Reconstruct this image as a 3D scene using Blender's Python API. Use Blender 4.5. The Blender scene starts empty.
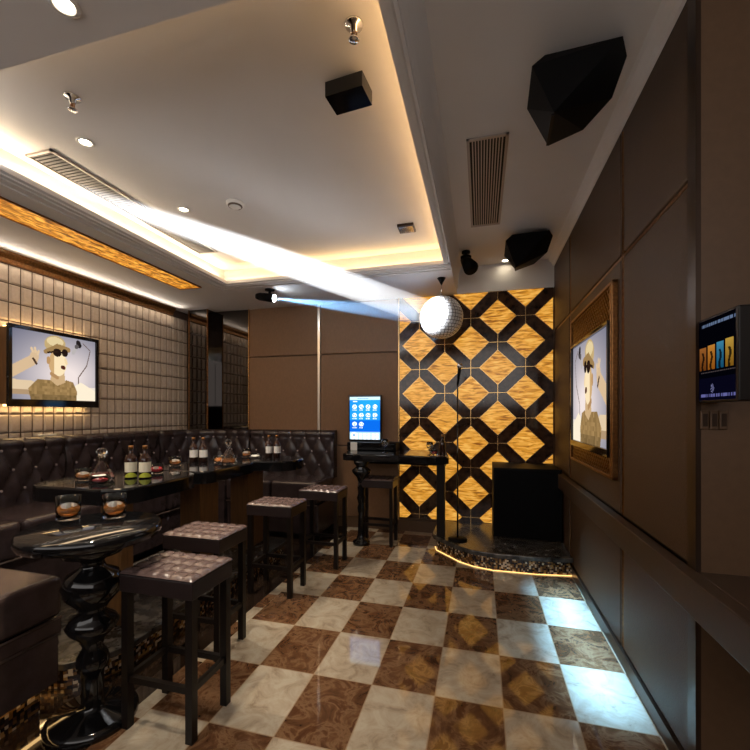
import bpy, bmesh, math, random
from mathutils import Vector, Matrix
random.seed(7)
S = bpy.context.scene
COL = S.collection
PI = math.pi

# ------------------------------------------------------------------ materials
def newmat(name):
    m = bpy.data.materials.new(name); m.use_nodes = True
    nt = m.node_tree
    for n in list(nt.nodes): nt.nodes.remove(n)
    out = nt.nodes.new('ShaderNodeOutputMaterial')
    return m, nt, out
def pbr(name, col, rough=.5, metal=0., spec=.5, coat=0., trans=0., ior=1.45, noise=0., nscale=20., bump=0., bscale=60., col2=None, stretch=None):
    m, nt, out = newmat(name)
    b = nt.nodes.new('ShaderNodeBsdfPrincipled')
    b.inputs['Base Color'].default_value = (*col, 1)
    b.inputs['Roughness'].default_value = rough
    b.inputs['Metallic'].default_value = metal
    b.inputs['Specular IOR Level'].default_value = spec
    b.inputs['Coat Weight'].default_value = coat
    b.inputs['Coat Roughness'].default_value = .06
    b.inputs['Transmission Weight'].default_value = trans
    b.inputs['IOR'].default_value = ior
    nt.links.new(b.outputs[0], out.inputs[0])
    tc = nt.nodes.new('ShaderNodeTexCoord')
    vec = tc.outputs['Object']
    if stretch:
        mp = nt.nodes.new('ShaderNodeMapping'); mp.inputs['Scale'].default_value = stretch
        nt.links.new(vec, mp.inputs[0]); vec = mp.outputs[0]
    if noise or col2:
        nz = nt.nodes.new('ShaderNodeTexNoise'); nz.inputs['Scale'].default_value = nscale
        nz.inputs['Detail'].default_value = 5
        nt.links.new(vec, nz.inputs['Vector'])
        rp = nt.nodes.new('ShaderNodeValToRGB')
        c2 = col2 or tuple(min(1, c*(1-noise)) for c in col)
        rp.color_ramp.elements[0].position = .35; rp.color_ramp.elements[1].position = .65
        rp.color_ramp.elements[0].color = (*c2, 1); rp.color_ramp.elements[1].color = (*col, 1)
        nt.links.new(nz.outputs['Fac'], rp.inputs[0]); nt.links.new(rp.outputs[0], b.inputs['Base Color'])
    if bump:
        nz2 = nt.nodes.new('ShaderNodeTexNoise'); nz2.inputs['Scale'].default_value = bscale
        nt.links.new(vec, nz2.inputs['Vector'])
        bp = nt.nodes.new('ShaderNodeBump'); bp.inputs['Strength'].default_value = bump; bp.inputs['Distance'].default_value = .01
        nt.links.new(nz2.outputs['Fac'], bp.inputs['Height']); nt.links.new(bp.outputs[0], b.inputs['Normal'])
    return m
def emit(name, col, strength):
    m, nt, out = newmat(name)
    e = nt.nodes.new('ShaderNodeEmission'); e.inputs[0].default_value = (*col, 1); e.inputs[1].default_value = strength
    nt.links.new(e.outputs[0], out.inputs[0]); return m
def emit_attr(name, strength):
    m, nt, out = newmat(name)
    a = nt.nodes.new('ShaderNodeAttribute'); a.attribute_name = 'Col'
    e = nt.nodes.new('ShaderNodeEmission'); e.inputs[1].default_value = strength
    nt.links.new(a.outputs['Color'], e.inputs[0]); nt.links.new(e.outputs[0], out.inputs[0]); return m
def onyx(name, strength, scale=(1.5, 1, 9), cols=((.22,.06,.004),(.66,.27,.03),(1.,.58,.13)), wscale=5.):
    """back-lit onyx: rippled amber stone lit from behind"""
    m, nt, out = newmat(name)
    tc = nt.nodes.new('ShaderNodeTexCoord')
    mp = nt.nodes.new('ShaderNodeMapping'); mp.inputs['Scale'].default_value = scale
    nt.links.new(tc.outputs['Object'], mp.inputs[0])
    nz = nt.nodes.new('ShaderNodeTexNoise'); nz.inputs['Scale'].default_value = wscale; nz.inputs['Detail'].default_value = 5
    nz.inputs['Distortion'].default_value = .8
    nt.links.new(mp.outputs[0], nz.inputs['Vector'])
    rp = nt.nodes.new('ShaderNodeValToRGB'); cr = rp.color_ramp
    cr.elements[0].position = .33; cr.elements[0].color = (*cols[0], 1)
    cr.elements[1].position = .68; cr.elements[1].color = (*cols[2], 1)
    e2 = cr.elements.new(.48); e2.color = (*cols[1], 1)
    nt.links.new(nz.outputs['Fac'], rp.inputs[0])
    e = nt.nodes.new('ShaderNodeEmission'); e.inputs[1].default_value = strength
    nt.links.new(rp.outputs[0], e.inputs[0])
    g = nt.nodes.new('ShaderNodeBsdfPrincipled'); g.inputs['Base Color'].default_value = (.25,.12,.03,1); g.inputs['Roughness'].default_value = .25
    ad = nt.nodes.new('ShaderNodeAddShader')
    nt.links.new(e.outputs[0], ad.inputs[0]); nt.links.new(g.outputs[0], ad.inputs[1]); nt.links.new(ad.outputs[0], out.inputs[0])
    return m
def floor_mat():
    m, nt, out = newmat('marble_checker')
    N = nt.nodes.new; L = nt.links.new
    def math_(op, a, b=None, c=None):
        n = N('ShaderNodeMath'); n.operation = op
        for i, v in enumerate((a, b, c)):
            if v is None: continue
            if isinstance(v, (int, float)): n.inputs[i].default_value = v
            else: L(v, n.inputs[i])
        return n.outputs[0]
    tc = N('ShaderNodeTexCoord'); sp = N('ShaderNodeSeparateXYZ'); L(tc.outputs['Object'], sp.inputs[0])
    x = math_('DIVIDE', math_('ADD', sp.outputs[0], .205+3), .3)      # 10 tiles offset
    y = math_('DIVIDE', math_('ADD', sp.outputs[1], -1.856+4), .4)
    ix = math_('FLOOR', x); iy = math_('FLOOR', y)
    fx = math_('FRACT', x); fy = math_('FRACT', y)
    par = math_('MODULO', math_('ADD', math_('ADD', ix, iy), 1.), 2.)
    # grout
    ex = math_('MINIMUM', fx, math_('SUBTRACT', 1, fx)); ey = math_('MINIMUM', fy, math_('SUBTRACT', 1, fy))
    gr = math_('MAXIMUM', math_('LESS_THAN', ex, .008), math_('LESS_THAN', ey, .006))
    # left border: X < -1.405  -> strip with half tiles, then all dark marble
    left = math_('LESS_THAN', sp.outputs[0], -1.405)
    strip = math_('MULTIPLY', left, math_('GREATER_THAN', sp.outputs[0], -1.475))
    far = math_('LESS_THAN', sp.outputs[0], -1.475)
    sy = math_('MODULO', math_('FLOOR', math_('DIVIDE', math_('ADD', sp.outputs[1], 4.), .2)), 2.)
    lp = math_('ADD', math_('MULTIPLY', math_('SUBTRACT', 1., left), par), math_('MULTIPLY', strip, sy))
    # tile random
    cv = N('ShaderNodeCombineXYZ'); L(ix, cv.inputs[0]); L(iy, cv.inputs[1])
    wn = N('ShaderNodeTexWhiteNoise'); wn.noise_dimensions = '3D'; L(cv.outputs[0], wn.inputs['Vector'])
    # veins: per-tile offset of the noise
    vs = N('ShaderNodeVectorMath'); vs.operation = 'SCALE'; L(wn.outputs['Color'], vs.inputs[0]); vs.inputs['Scale'].default_value = 9.
    va = N('ShaderNodeVectorMath'); va.operation = 'ADD'; L(tc.outputs['Object'], va.inputs[0]); L(vs.outputs[0], va.inputs[1])
    nz = N('ShaderNodeTexNoise'); nz.inputs['Scale'].default_value = 9.; nz.inputs['Detail'].default_value = 9; nz.inputs['Roughness'].default_value = .68; nz.inputs['Distortion'].default_value = .9
    L(va.outputs[0], nz.inputs['Vector'])
    def ramp(stops):
        r = N('ShaderNodeValToRGB'); cr = r.color_ramp
        cr.elements[0].position, cr.elements[0].color = stops[0][0], (*stops[0][1], 1)
        cr.elements[1].position, cr.elements[1].color = stops[-1][0], (*stops[-1][1], 1)
        for p, c in stops[1:-1]:
            e = cr.elements.new(p); e.color = (*c, 1)
        L(nz.outputs['Fac'], r.inputs[0]); return r.outputs[0]
    light = ramp([(.3,(.25,.19,.13)),(.46,(.40,.33,.245)),(.6,(.48,.42,.325)),(.75,(.34,.28,.2))])
    dark = ramp([(.3,(.05,.02,.01)),(.47,(.12,.055,.025)),(.54,(.20,.11,.055)),(.6,(.10,.042,.019)),(.75,(.07,.027,.012))])
    def mix(f, a, b):
        n = N('ShaderNodeMix'); n.data_type = 'RGBA'
        L(f, n.inputs[0])
        for i, v in ((6, a), (7, b)):
            if isinstance(v, tuple): n.inputs[i].default_value = (*v, 1)
            else: L(v, n.inputs[i])
        return n.outputs[2]
    c = mix(lp, dark, light)
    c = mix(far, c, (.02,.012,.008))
    c = mix(math_('MULTIPLY', gr, math_('SUBTRACT', 1., left)), c, (.34,.24,.15))
    b = N('ShaderNodeBsdfPrincipled'); L(c, b.inputs['Base Color'])
    b.inputs['Roughness'].default_value = .045; b.inputs['Specular IOR Level'].default_value = .95
    L(b.outputs[0], out.inputs[0])
    return m
def mosaic(name):
    m, nt, out = newmat(name)
    N = nt.nodes.new; L = nt.links.new
    tc = N('ShaderNodeTexCoord'); v = N('ShaderNodeTexVoronoi'); v.inputs['Scale'].default_value = 70
    v.distance = 'CHEBYCHEV'; v.inputs['Randomness'].default_value = .35
    L(tc.outputs['Object'], v.inputs['Vector'])
    sx = N('ShaderNodeSeparateColor'); L(v.outputs['Color'], sx.inputs[0])
    r = N('ShaderNodeValToRGB'); cr = r.color_ramp; cr.interpolation = 'CONSTANT'
    cr.elements[0].position = 0; cr.elements[0].color = (.02,.012,.01,1)
    cr.elements[1].position = .85; cr.elements[1].color = (.75,.6,.42,1)
    for p, c in ((.3,(.2,.1,.03)),(.5,(.04,.03,.035)),(.62,(.45,.25,.08)),(.75,(.1,.05,.03))):
        e = cr.elements.new(p); e.color = (*c, 1)
    L(sx.outputs[0], r.inputs[0])
    b = N('ShaderNodeBsdfPrincipled'); L(r.outputs[0], b.inputs['Base Color']); b.inputs['Roughness'].default_value = .2; b.inputs['Metallic'].default_value = .35
    L(b.outputs[0], out.inputs[0]); return m

MT = {}
MT['ceil'] = pbr('ceiling_plaster', (.80,.765,.74), .85, noise=.03, nscale=3)
MT['taupe'] = pbr('taupe_fabric', (.23,.122,.06), .62, noise=.12, nscale=90, bump=.15, bscale=400, stretch=(1,1,.4))
MT['taupe2'] = pbr('taupe_panel_shaded', (.070,.037,.018), .5, noise=.12, nscale=70, bump=.2, bscale=350, stretch=(.4,.4,1))  # same taupe darkened, the right wall's shade put into the colour
MT['brown'] = pbr('brown_lacquer', (.12,.066,.034), .45, noise=.1, nscale=30)
MT['darktrim'] = pbr('dark_bronze', (.05,.03,.02), .3, metal=.6)
MT['bronze'] = pbr('bronze_metal', (.36,.165,.055), .3, metal=.85, noise=.4, nscale=60)
MT['gold'] = pbr('gold_metal', (.75,.48,.2), .25, metal=1.)
MT['silver'] = pbr('satin_steel', (.75,.66,.55), .3, metal=1.)
MT['pad'] = pbr('padded_beige', (.50,.42,.35), .55, noise=.1, nscale=40, bump=.1, bscale=300)
MT['groove'] = pbr('dark_groove', (.09,.06,.045), .7)
MT['mirror'] = pbr('smoked_mirror', (.14,.13,.125), .03, metal=1.)
MT['bandmirror'] = pbr('bronze_tinted_glass', (.075,.036,.02), .1, spec=.6, col2=(.02,.01,.007), nscale=16)
MT['black'] = pbr('black_gloss', (.006,.006,.007), .08, spec=.6)
MT['blacksat'] = pbr('black_satin', (.004,.004,.0045), .5, spec=.12)
MT['grille'] = pbr('speaker_grille', (.004,.004,.0045), .8, spec=.1, bump=.4, bscale=900)
MT['leather'] = pbr('dark_leather', (.034,.023,.024), .22, spec=.6, noise=.3, nscale=14, bump=.12, bscale=170)
MT['leather2'] = pbr('brown_leather', (.066,.042,.038), .27, spec=.7, noise=.25, nscale=14, bump=.1, bscale=170)
MT['leathertop'] = pbr('quilted_leather_lit', (.12,.08,.074), .24, spec=.8)  # seat-top colour lightened to carry the highlight from above
MT['button'] = pbr('leather_button_glint', (.25,.2,.2), .14, spec=1.)  # buttons paler than the leather, glints put into the colour
MT['seatside'] = pbr('seat_leather_shaded', (.022,.014,.014), .35, spec=.4, bump=.1, bscale=170)  # same seat leather darkened, shade of the sides put into the colour
MT['piping'] = pbr('leather_piping', (.1,.07,.06), .25, spec=.7)
MT['wood'] = pbr('ebony_wood', (.009,.006,.005), .35, spec=.25)
MT['walnut'] = pbr('brown_veneer', (.16,.075,.026), .35, noise=.35, nscale=9, stretch=(6,6,.6))
MT['marble'] = pbr('black_marble', (.012,.011,.011), .22, col2=(.09,.08,.07), nscale=16)
MT['chrome'] = pbr('chrome', (.8,.8,.82), .12, metal=1.)
MT['white'] = pbr('white_plastic', (.75,.73,.7), .4)
MT['offwhite'] = pbr('cream_label', (.95,.88,.68), .5)
MT['ink'] = pbr('dark_ink', (.05,.04,.03), .6)
MT['lime'] = pbr('yellow_green', (.55,.6,.06), .4)
MT['ventdark'] = pbr('vent_slats', (.085,.075,.07), .5)
MT['ventmetal'] = pbr('vent_metal', (.45,.39,.35), .45, metal=.3)
MT['dark'] = pbr('dark_matte', (.01,.009,.008), .8)
MT['glass'] = pbr('clear_glass', (.95,.97,.97), .02, trans=1., ior=1.45)
MT['bottle'] = pbr('dark_bottle_glass', (.03,.012,.008), .06, spec=.7)
MT['whisky'] = pbr('whisky', (.85,.33,.07), .05, trans=.7, ior=1.33)
MT['redliq'] = pbr('red_drink', (.55,.05,.06), .06, trans=.5, ior=1.33)
MT['ice'] = pbr('ice', (.95,.92,.86), .25, trans=.1, ior=1.31)
MT['ballmir'] = pbr('mirror_ball_tiles', (.88,.89,.92), .3, metal=.35)
MT['floor'] = floor_mat()
MT['mosaic'] = mosaic('gold_black_mosaic')
MT['onyx'] = onyx('amber_onyx_wall', .9, scale=(3.2,1,20), wscale=2.6, cols=((.22,.065,.004),(.70,.29,.025),(1.,.56,.12)))
MT['onyxstrip'] = onyx('amber_onyx_strip', 1.15, scale=(5,2.0,1), wscale=5.5, cols=((.07,.018,.002),(.50,.17,.012),(1.,.52,.07)))
MT['lamp'] = emit('lamp_warm', (1.,.86,.62), 45.)
MT['lampcool'] = emit('lamp_cool', (.8,.9,1.), 60.)
MT['leddim'] = emit('led_dim', (1.,.58,.2), 2.2)
MT['fillcool'] = emit('fill_cool', (.4,.7,1.), .5)
MT['led'] = emit('led_warm', (1.,.62,.24), 6.)
MT['screen'] = emit_attr('screen_pixels', 1.15)
MT['screendim'] = emit_attr('panel_pixels', .6)
MT['kiosk'] = emit_attr('kiosk_pixels', 1.6)

# ------------------------------------------------------------------ mesh builder
class MB:
    def __init__(s): s.v = []; s.f = []; s.mi = []; s.sm = []; s.cur = 0
    def add(s, vs, fs, smooth=False):
        o = len(s.v); s.v += [tuple(p) for p in vs]
        for f in fs: s.f.append(tuple(i+o for i in f)); s.mi.append(s.cur); s.sm.append(smooth)
    def box(s, x0, x1, y0, y1, z0, z1, bev=0., seg=2):
        bm = bmesh.new()
        vs = [bm.verts.new(p) for p in ((x0,y0,z0),(x1,y0,z0),(x1,y1,z0),(x0,y1,z0),(x0,y0,z1),(x1,y0,z1),(x1,y1,z1),(x0,y1,z1))]
        for f in ((3,2,1,0),(4,5,6,7),(0,1,5,4),(1,2,6,5),(2,3,7,6),(3,0,4,7)): bm.faces.new([vs[i] for i in f])
        if bev:
            bmesh.ops.bevel(bm, geom=bm.edges[:], offset=bev, segments=seg, profile=.5, affect='EDGES')
        s.frombm(bm); bm.free(); return s
    def frombm(s, bm, smooth=False):
        bm.verts.index_update()
        s.add([v.co for v in bm.verts], [[v.index for v in f.verts] for f in bm.faces], smooth)
    def hull(s, pts):
        bm = bmesh.new()
        for p in pts: bm.verts.new(p)
        bmesh.ops.convex_hull(bm, input=bm.verts[:])
        loose = [v for v in bm.verts if not v.link_faces]
        if loose: bmesh.ops.delete(bm, geom=loose, context='VERTS')
        bmesh.ops.dissolve_limit(bm, angle_limit=.02, verts=bm.verts[:], edges=bm.edges[:])
        bmesh.ops.recalc_face_normals(bm, faces=bm.faces[:])
        s.frombm(bm); bm.free(); return s
    def prism(s, poly, z0, z1, ax='z', bev=0.):
        def P(a, b, c): return {'z':(a,b,c),'y':(a,c,b),'x':(c,a,b)}[ax]
        bm = bmesh.new()
        lo = [bm.verts.new(P(a,b,z0)) for a,b in poly]; hi = [bm.verts.new(P(a,b,z1)) for a,b in poly]
        n = len(poly)
        bm.faces.new(lo); bm.faces.new(hi)
        for i in range(n): bm.faces.new((lo[i], lo[(i+1)%n], hi[(i+1)%n], hi[i]))
        bmesh.ops.recalc_face_normals(bm, faces=bm.faces[:])
        if bev:
            es = [e for e in bm.edges if (e.verts[0] in hi) and (e.verts[1] in hi)]
            bmesh.ops.bevel(bm, geom=es, offset=bev, segments=2, profile=.5, affect='EDGES')
        s.frombm(bm); bm.free(); return s
    def lathe(s, prof, c=(0,0,0), n=24, smooth=True, caps=True):
        vs = []; fs = []
        for r, z in prof:
            for k in range(n):
                a = 2*PI*k/n; vs.append((c[0]+r*math.cos(a), c[1]+r*math.sin(a), c[2]+z))
        for i in range(len(prof)-1):
            for k in range(n):
                k2 = (k+1)%n; fs.append((i*n+k, i*n+k2, (i+1)*n+k2, (i+1)*n+k))
        if caps:
            if prof[0][0] > 1e-5: fs.append(tuple(reversed(range(n))))
            if prof[-1][0] > 1e-5: fs.append(tuple((len(prof)-1)*n+k for k in range(n)))
        s.add(vs, fs, smooth); return s
    def tube(s, p0, p1, r0, r1=None, n=10, smooth=True):
        r1 = r0 if r1 is None else r1
        p0 = Vector(p0); p1 = Vector(p1); d = (p1-p0).normalized()
        u = d.orthogonal().normalized(); w = d.cross(u)
        vs = []
        for p, r in ((p0,r0),(p1,r1)):
            for k in range(n):
                a = 2*PI*k/n; vs.append(p+u*(r*math.cos(a))+w*(r*math.sin(a)))
        fs = [(k,(k+1)%n,n+(k+1)%n,n+k) for k in range(n)] + [tuple(reversed(range(n))), tuple(range(n,2*n))]
        s.add(vs, fs, smooth); return s
    def sphere(s, c, r, n=16, m=10, smooth=True):
        return s.lathe([(max(1e-6, r*math.sin(PI*i/m)), -r*math.cos(PI*i/m)) for i in range(m+1)], c, n, smooth, caps=False)
    def bar(s, p0, p1, w, h, up=(0,0,1)):
        p0 = Vector(p0); p1 = Vector(p1); d = (p1-p0).normalized(); up = Vector(up)
        a = d.cross(up).normalized()*w/2; b = a.cross(d).normalized()*h/2
        vs = [p0-a-b,p0+a-b,p0+a+b,p0-a+b,p1-a-b,p1+a-b,p1+a+b,p1-a+b]
        s.add(vs, [(3,2,1,0),(4,5,6,7),(0,1,5,4),(1,2,6,5),(2,3,7,6),(3,0,4,7)]); return s

def rootloc(o):
    while o.parent: o = o.parent
    return o.location
def obj(name, mb, mats, parent=None, label=None, fix=True):
    if isinstance(mats, str): mats = [mats]
    me = bpy.data.meshes.new(name)
    off = Vector(rootloc(parent)) if parent else Vector((0,0,0))
    me.from_pydata([tuple(Vector(p)-off) for p in mb.v], [], mb.f)
    for m in mats: me.materials.append(MT[m])
    for p, i, sm in zip(me.polygons, mb.mi, mb.sm): p.material_index = i; p.use_smooth = sm
    me.update()
    o = bpy.data.objects.new(name, me); COL.objects.link(o)
    if parent: o.parent = parent
    if label: o['label'] = label
    return o
def tag(o, label, cat, group=None):
    o['label'] = label; o['category'] = cat
    if group: o['group'] = group
    return o
def thing(name, label, cat, loc, group=None):
    o = bpy.data.objects.new(name, None); COL.objects.link(o); o.location = loc; o.empty_display_size = .1
    return tag(o, label, cat, group)
def struct(name, mb, mats, parent=None):
    o = obj(name, mb, mats, parent)
    o['kind'] = 'structure'
    return o
def dup(root, loc, label=None, rz=0.):
    r = root.copy(); COL.objects.link(r); r.location = loc; r.rotation_euler = (0,0,rz)
    if label: r['label'] = label
    for ch in list(root.children):
        c = ch.copy(); COL.objects.link(c); c.parent = r
        for g in list(ch.children):
            d = g.copy(); COL.objects.link(d); d.parent = c
    return r

# ------------------------------------------------------------------ setting
XL, XR, YB, YN = -3.63, .712, 4.40, -1.3
ZS, ZR, ZT = 2.57, 2.85, 2.74          # dropped soffit, high border, tray ceiling
LX0, LX1, LY0, LY1 = -2.42, -.306, 1.086, 3.455   # tray opening
XO = -.25                               # outer face of the tray frame

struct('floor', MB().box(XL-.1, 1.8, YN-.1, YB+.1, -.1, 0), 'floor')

c = MB()
c.box(XL-.1, LX0-.10, YN, YB, ZS, 2.95)                    # left soffit body
c.box(LX0-.10, LX0, LY0, LY1, ZS, ZS+.03)                    # left lip
c.box(LX0-.10, XO, LY1+.10, YB, ZS, 2.95)                  # back soffit body
c.box(LX0-.10, XO, LY1, LY1+.10, ZS, ZS+.03)               # back lip
c.box(LX0-.10, XO, YN, LY0-.09, ZS, 2.95)                  # near soffit
c.box(LX0-.10, XO, LY0-.09, LY0, ZS, ZS+.03)               # near lip
c.box(LX1, -.289, LY0, LY1, ZS, ZS+.03)                       # right lip
c.box(XO-.012, XO, LY0-.09, LY1+.1, ZS, 2.95)              # right frame face
c.box(LX0-.10, XO-.012, LY0-.09, LY1+.10, ZT, 2.95)        # tray ceiling
c.box(XO, 1.8, YN, YB, ZR, 2.95)                           # high right border
struct('ceiling', c, 'ceil')

# moulded frame hugging the tray's outer right side
t = MB()
prof = [(-.289,ZS),(-.272,ZS+.004),(-.258,ZS+.016),(-.246,ZS+.04),(-.238,ZS+.08),(-.231,ZS+.14),(-.224,ZS+.21),(-.214,ZS+.25),(-.205,ZR),(-.2495,ZR),(-.2495,ZS+.045),(-.2495,ZS+.03),(-.289,ZS+.03)]
t.prism([(a, b) for a, b in prof], YN+.02, YB-.01, ax='y')
struct('trim_1', t, 'ceil')
# white fascia above the amber panel
struct('trim_2', MB().box(XO+.001, XR, YB-.035, YB, ZS, ZR), 'ceil')
# right crown
struct('trim_3', MB().prism([(XR,ZR-.075),(XR-.012,ZR-.07),(XR-.02,ZR-.045),(XR-.045,ZR-.022),(XR-.055,ZR),(XR,ZR)], 1.605, YB-.036, ax='y'), 'ceil')
# left gilt cornice
struct('trim_4', MB().prism([(XL,ZS-.085),(XL+.015,ZS-.08),(XL+.02,ZS-.05),(XL+.05,ZS-.02),(XL+.055,ZS),(XL,ZS)], YN, 4.1, ax='y'), 'bronze')

t = MB()
for k, (a, b) in enumerate(((LX0-.045,LX0-.03),(LX0-.10,LX0-.075),(LX0-.15,LX0-.14))):
    t.box(a, b, YN, LY1-a+LX0, ZS-.009, ZS); t.box(a, XO-.0, LY1-b+LX0, LY1-a+LX0, ZS-.009, ZS)
struct('trim_5', t, 'ceil')
# left wall with padded grid
w = MB(); w.box(XL-.1, XL-.012, YN, YB+.1, 0, 2.95)
struct('wall_left', w, 'groove')
g = MB()
cy, cz = .0875, .149
y = 2.353 - cy*26
while y < 4.36:
    z = 2.334 + cz
    while z > .9:
        y0, y1, z0, z1 = y+.004, y+cy-.004, z-cz+.004, z-.004
        z1 = min(z1, ZS-.09); 
        y1 = min(y1, 4.39)
        if z1-z0 > .03:
            b = .012; xx = XL-.012
            vs = [(xx,y0,z0),(xx,y1,z0),(xx,y1,z1),(xx,y0,z1),(xx+.013,y0+b,z0+b),(xx+.013,y1-b,z0+b),(xx+.013,y1-b,z1-b),(xx+.013,y0+b,z1-b)]
            g.add(vs, [(4,5,6,7),(0,1,5,4),(1,2,6,5),(2,3,7,6),(3,0,4,7)])
        z -= cz
    y += cy
wl = bpy.data.objects['wall_left']
obj('padded_panelling', g, 'pad', wl, 'beige padded squares in a grid')

# back wall
w = MB(); w.box(XL-.1, 1.8, YB, YB+.1, 0, 2.95)
wb = struct('wall_back', w, 'brown')
for (a0, a1) in ((-2.745,-1.845),(-1.81,-.885)):
    for (b0, b1) in ((0.93,1.975),(1.985,ZS)):
        obj('wall_panel', MB().box(a0, a1, YB-.028, YB, b0, b1, .008), 'taupe', wb)
    obj('wall_panel', MB().box(a0, a1, YB-.028, YB, .12, .92, .008), 'taupe', wb)
obj('metal_strip', MB().box(-1.842,-1.813, YB-.04, YB, .12, ZS), 'silver', wb, 'satin steel strip between the panels')
obj('metal_strip', MB().box(-.884,-.873, YB-.036, YB, .12, ZS), 'gold', wb)
obj('metal_strip', MB().box(-2.757,-2.746, YB-.036, YB, .12, ZS), 'gold', wb)
struct('baseboard_back', MB().box(XL, XR, YB-.032, YB, 0, .118), 'brown')

# smoked mirror + pillar in the far left corner
m = MB().box(-3.232,-2.76, YB-.02, YB-.002, 1.0, ZS)
tag(obj('wall_mirror', m, 'mirror'), 'smoked mirror between dark corner pillar and taupe wall panels', 'mirror')
p = thing('corner_pillar', 'dark mirrored square pillar in far left corner behind sofa', 'pillar', (-3.37,4.28,0))
m = MB().box(-3.50,-3.235, 4.232, YB-.002, 0, ZS)
obj('shaft', m, 'mirror', p)
for xx in (-3.505, -3.24):
    obj('edge_strip', MB().box(xx, xx+.012, 4.224, 4.236, .0, ZS), 'bronze', p)

# right wall
w = MB(); w.box(XR+.03, 1.8, 1.66, YB, 0, 2.95)
wr = struct('wall_right', w, 'wood')
segs = ((1.66,2.335),(2.385,3.60),(3.655,YB-.04))
for i, (a0, a1) in enumerate(segs):
    for j, (b0, b1) in enumerate(((.765,2.108),(2.132,ZR-.075))):
        obj('wall_panel', MB().box(XR, XR+.031, a0, a1, b0, b1, .008), 'taupe2', wr)
    obj('wall_panel', MB().box(XR, XR+.031, a0, a1, .075, .632, .008), 'taupe2', wr)
for yy in (2.342, 3.607):
    for (b0, b1) in ((.075,.632),(.765,ZR-.075)):
        obj('metal_strip', MB().box(XR+.004, XR+.03, yy, yy+.008, b0, b1), 'bronze', wr)
        obj('metal_strip', MB().box(XR+.004, XR+.03, yy+.026, yy+.034, b0, b1), 'bronze', wr)
obj('metal_strip', MB().box(XR+.006, XR+.03, 1.66, YB-.04, 2.113, 2.127), 'bronze', wr)
# wall end facing the camera side
obj('end_panel', MB().box(XR+.012, 1.8, 1.605, 1.66, 0, 2.85), 'brown', wr, 'dark brown end of the wall')
obj('corner_strip', MB().box(XR-.004, XR+.012, 1.605, 1.66, 0, 2.85), 'darktrim', wr)
struct('baseboard_right', MB().box(XR-.012, XR+.03, 1.66, YB-.04, 0, .07), 'darktrim')
w = MB(); w.box(1.7, 1.8, YN, 1.605, 0, 2.95)
struct('wall_side', w, 'brown')
struct('wall_near_baffle', MB().box(XL, 1.8, YN-.1, YN, 0, 1.5), 'brown')  # unseen wall stopped at half height so fill light enters only above

# ledge running along the right wall
l = thing('wall_ledge', 'long brown ledge along the right wall below the television', 'ledge', (.69,2.9,.636))
MT['ledge'] = pbr('ledge_lacquer', (.055,.033,.02), .4, noise=.1, nscale=30)
obj('ledge_board', MB().box(.661, XR, 1.0, 3.98, .636, .76, .004).box(XR, 1.69, 1.0, 1.604, .636, .76, .004), 'ledge', l)
obj('led_strip', MB().box(.672,.678,1.95,3.3,.633,.6358), 'fillcool', l, 'added cool light strip under the ledge')  # added strip, made up to account for the bluish floor patch
obj('bronze_edge', MB().box(.705, XR-.001, 1.66, 3.98, .618, .636), 'bronze', l)

# ------------------------------------------------------------------ decorative amber wall panel
AX0, AX1, AZ0, AZ1 = -.872, .704, .15, 2.566
p = thing('amber_wall_panel', 'back wall panel of backlit amber diamonds between dark mirror bands', 'wall panel', (-.08,4.38,AZ0))
obj('dark_backing', MB().box(AX0, AX1, 4.372, YB-.001, AZ0, AZ1), 'bandmirror', p, 'dark bronze mirror crossing bands')
def clip(poly):
    def cut(poly, f, inter):
        out = []
        for i in range(len(poly)):
            a, b = poly[i-1], poly[i]
            fa, fb = f(a), f(b)
            if fa >= 0 and fb >= 0: out.append(b)
            elif fa >= 0 > fb: out.append(inter(a, b, fa, fb))
            elif fb >= 0 > fa: out += [inter(a, b, fa, fb), b]
        return out
    it = lambda a, b, fa, fb: (a[0]+(b[0]-a[0])*fa/(fa-fb), a[1]+(b[1]-a[1])*fa/(fa-fb))
    for f in (lambda q: q[0]-AX0-.006, lambda q: AX1-.006-q[0], lambda q: q[1]-AZ0-.006, lambda q: AZ1-.006-q[1]):
        if poly: poly = cut(poly, f, it)
    return poly
joints = MB()
for i in range(-5, 4):
    for j in range(-8, 5):
        cx, cz_ = .168+.2725*i, 1.775+.263*j
        if (i+j) % 2 == 0:
            def dia(hw, hh): return clip([(cx-hw,cz_),(cx,cz_-hh),(cx+hw,cz_),(cx,cz_+hh)])
            d1, d2 = dia(.188,.183), dia(.179,.174)
            if len(d2) >= 3:
                area = abs(sum(d2[k-1][0]*d2[k][1]-d2[k][0]*d2[k-1][1] for k in range(len(d2))))/2
                if area < .0015: continue
                mb = MB(); mb.prism(d2, 4.352, 4.3725, ax='y'); mb.cur = 1; mb.prism(d1, 4.36, 4.3723, ax='y')
                obj('onyx_diamond', mb, ['onyx','gold'], p)
        else:
            if AX0+.02 < cx < AX1-.02 and AZ0 < cz_ < AZ1:
                x0, x1 = max(AX0, cx-.085), min(AX1, cx+.085)
                z0, z1 = max(AZ0, cz_-.08), min(AZ1, cz_+.08)
                joints.box(x0, x1, 4.366, 4.3722, cz_-.003, cz_+.003); joints.box(cx-.003, cx+.003, 4.3655, 4.3722, z0, z1)
obj('gold_joints', joints, 'gold', p)

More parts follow.
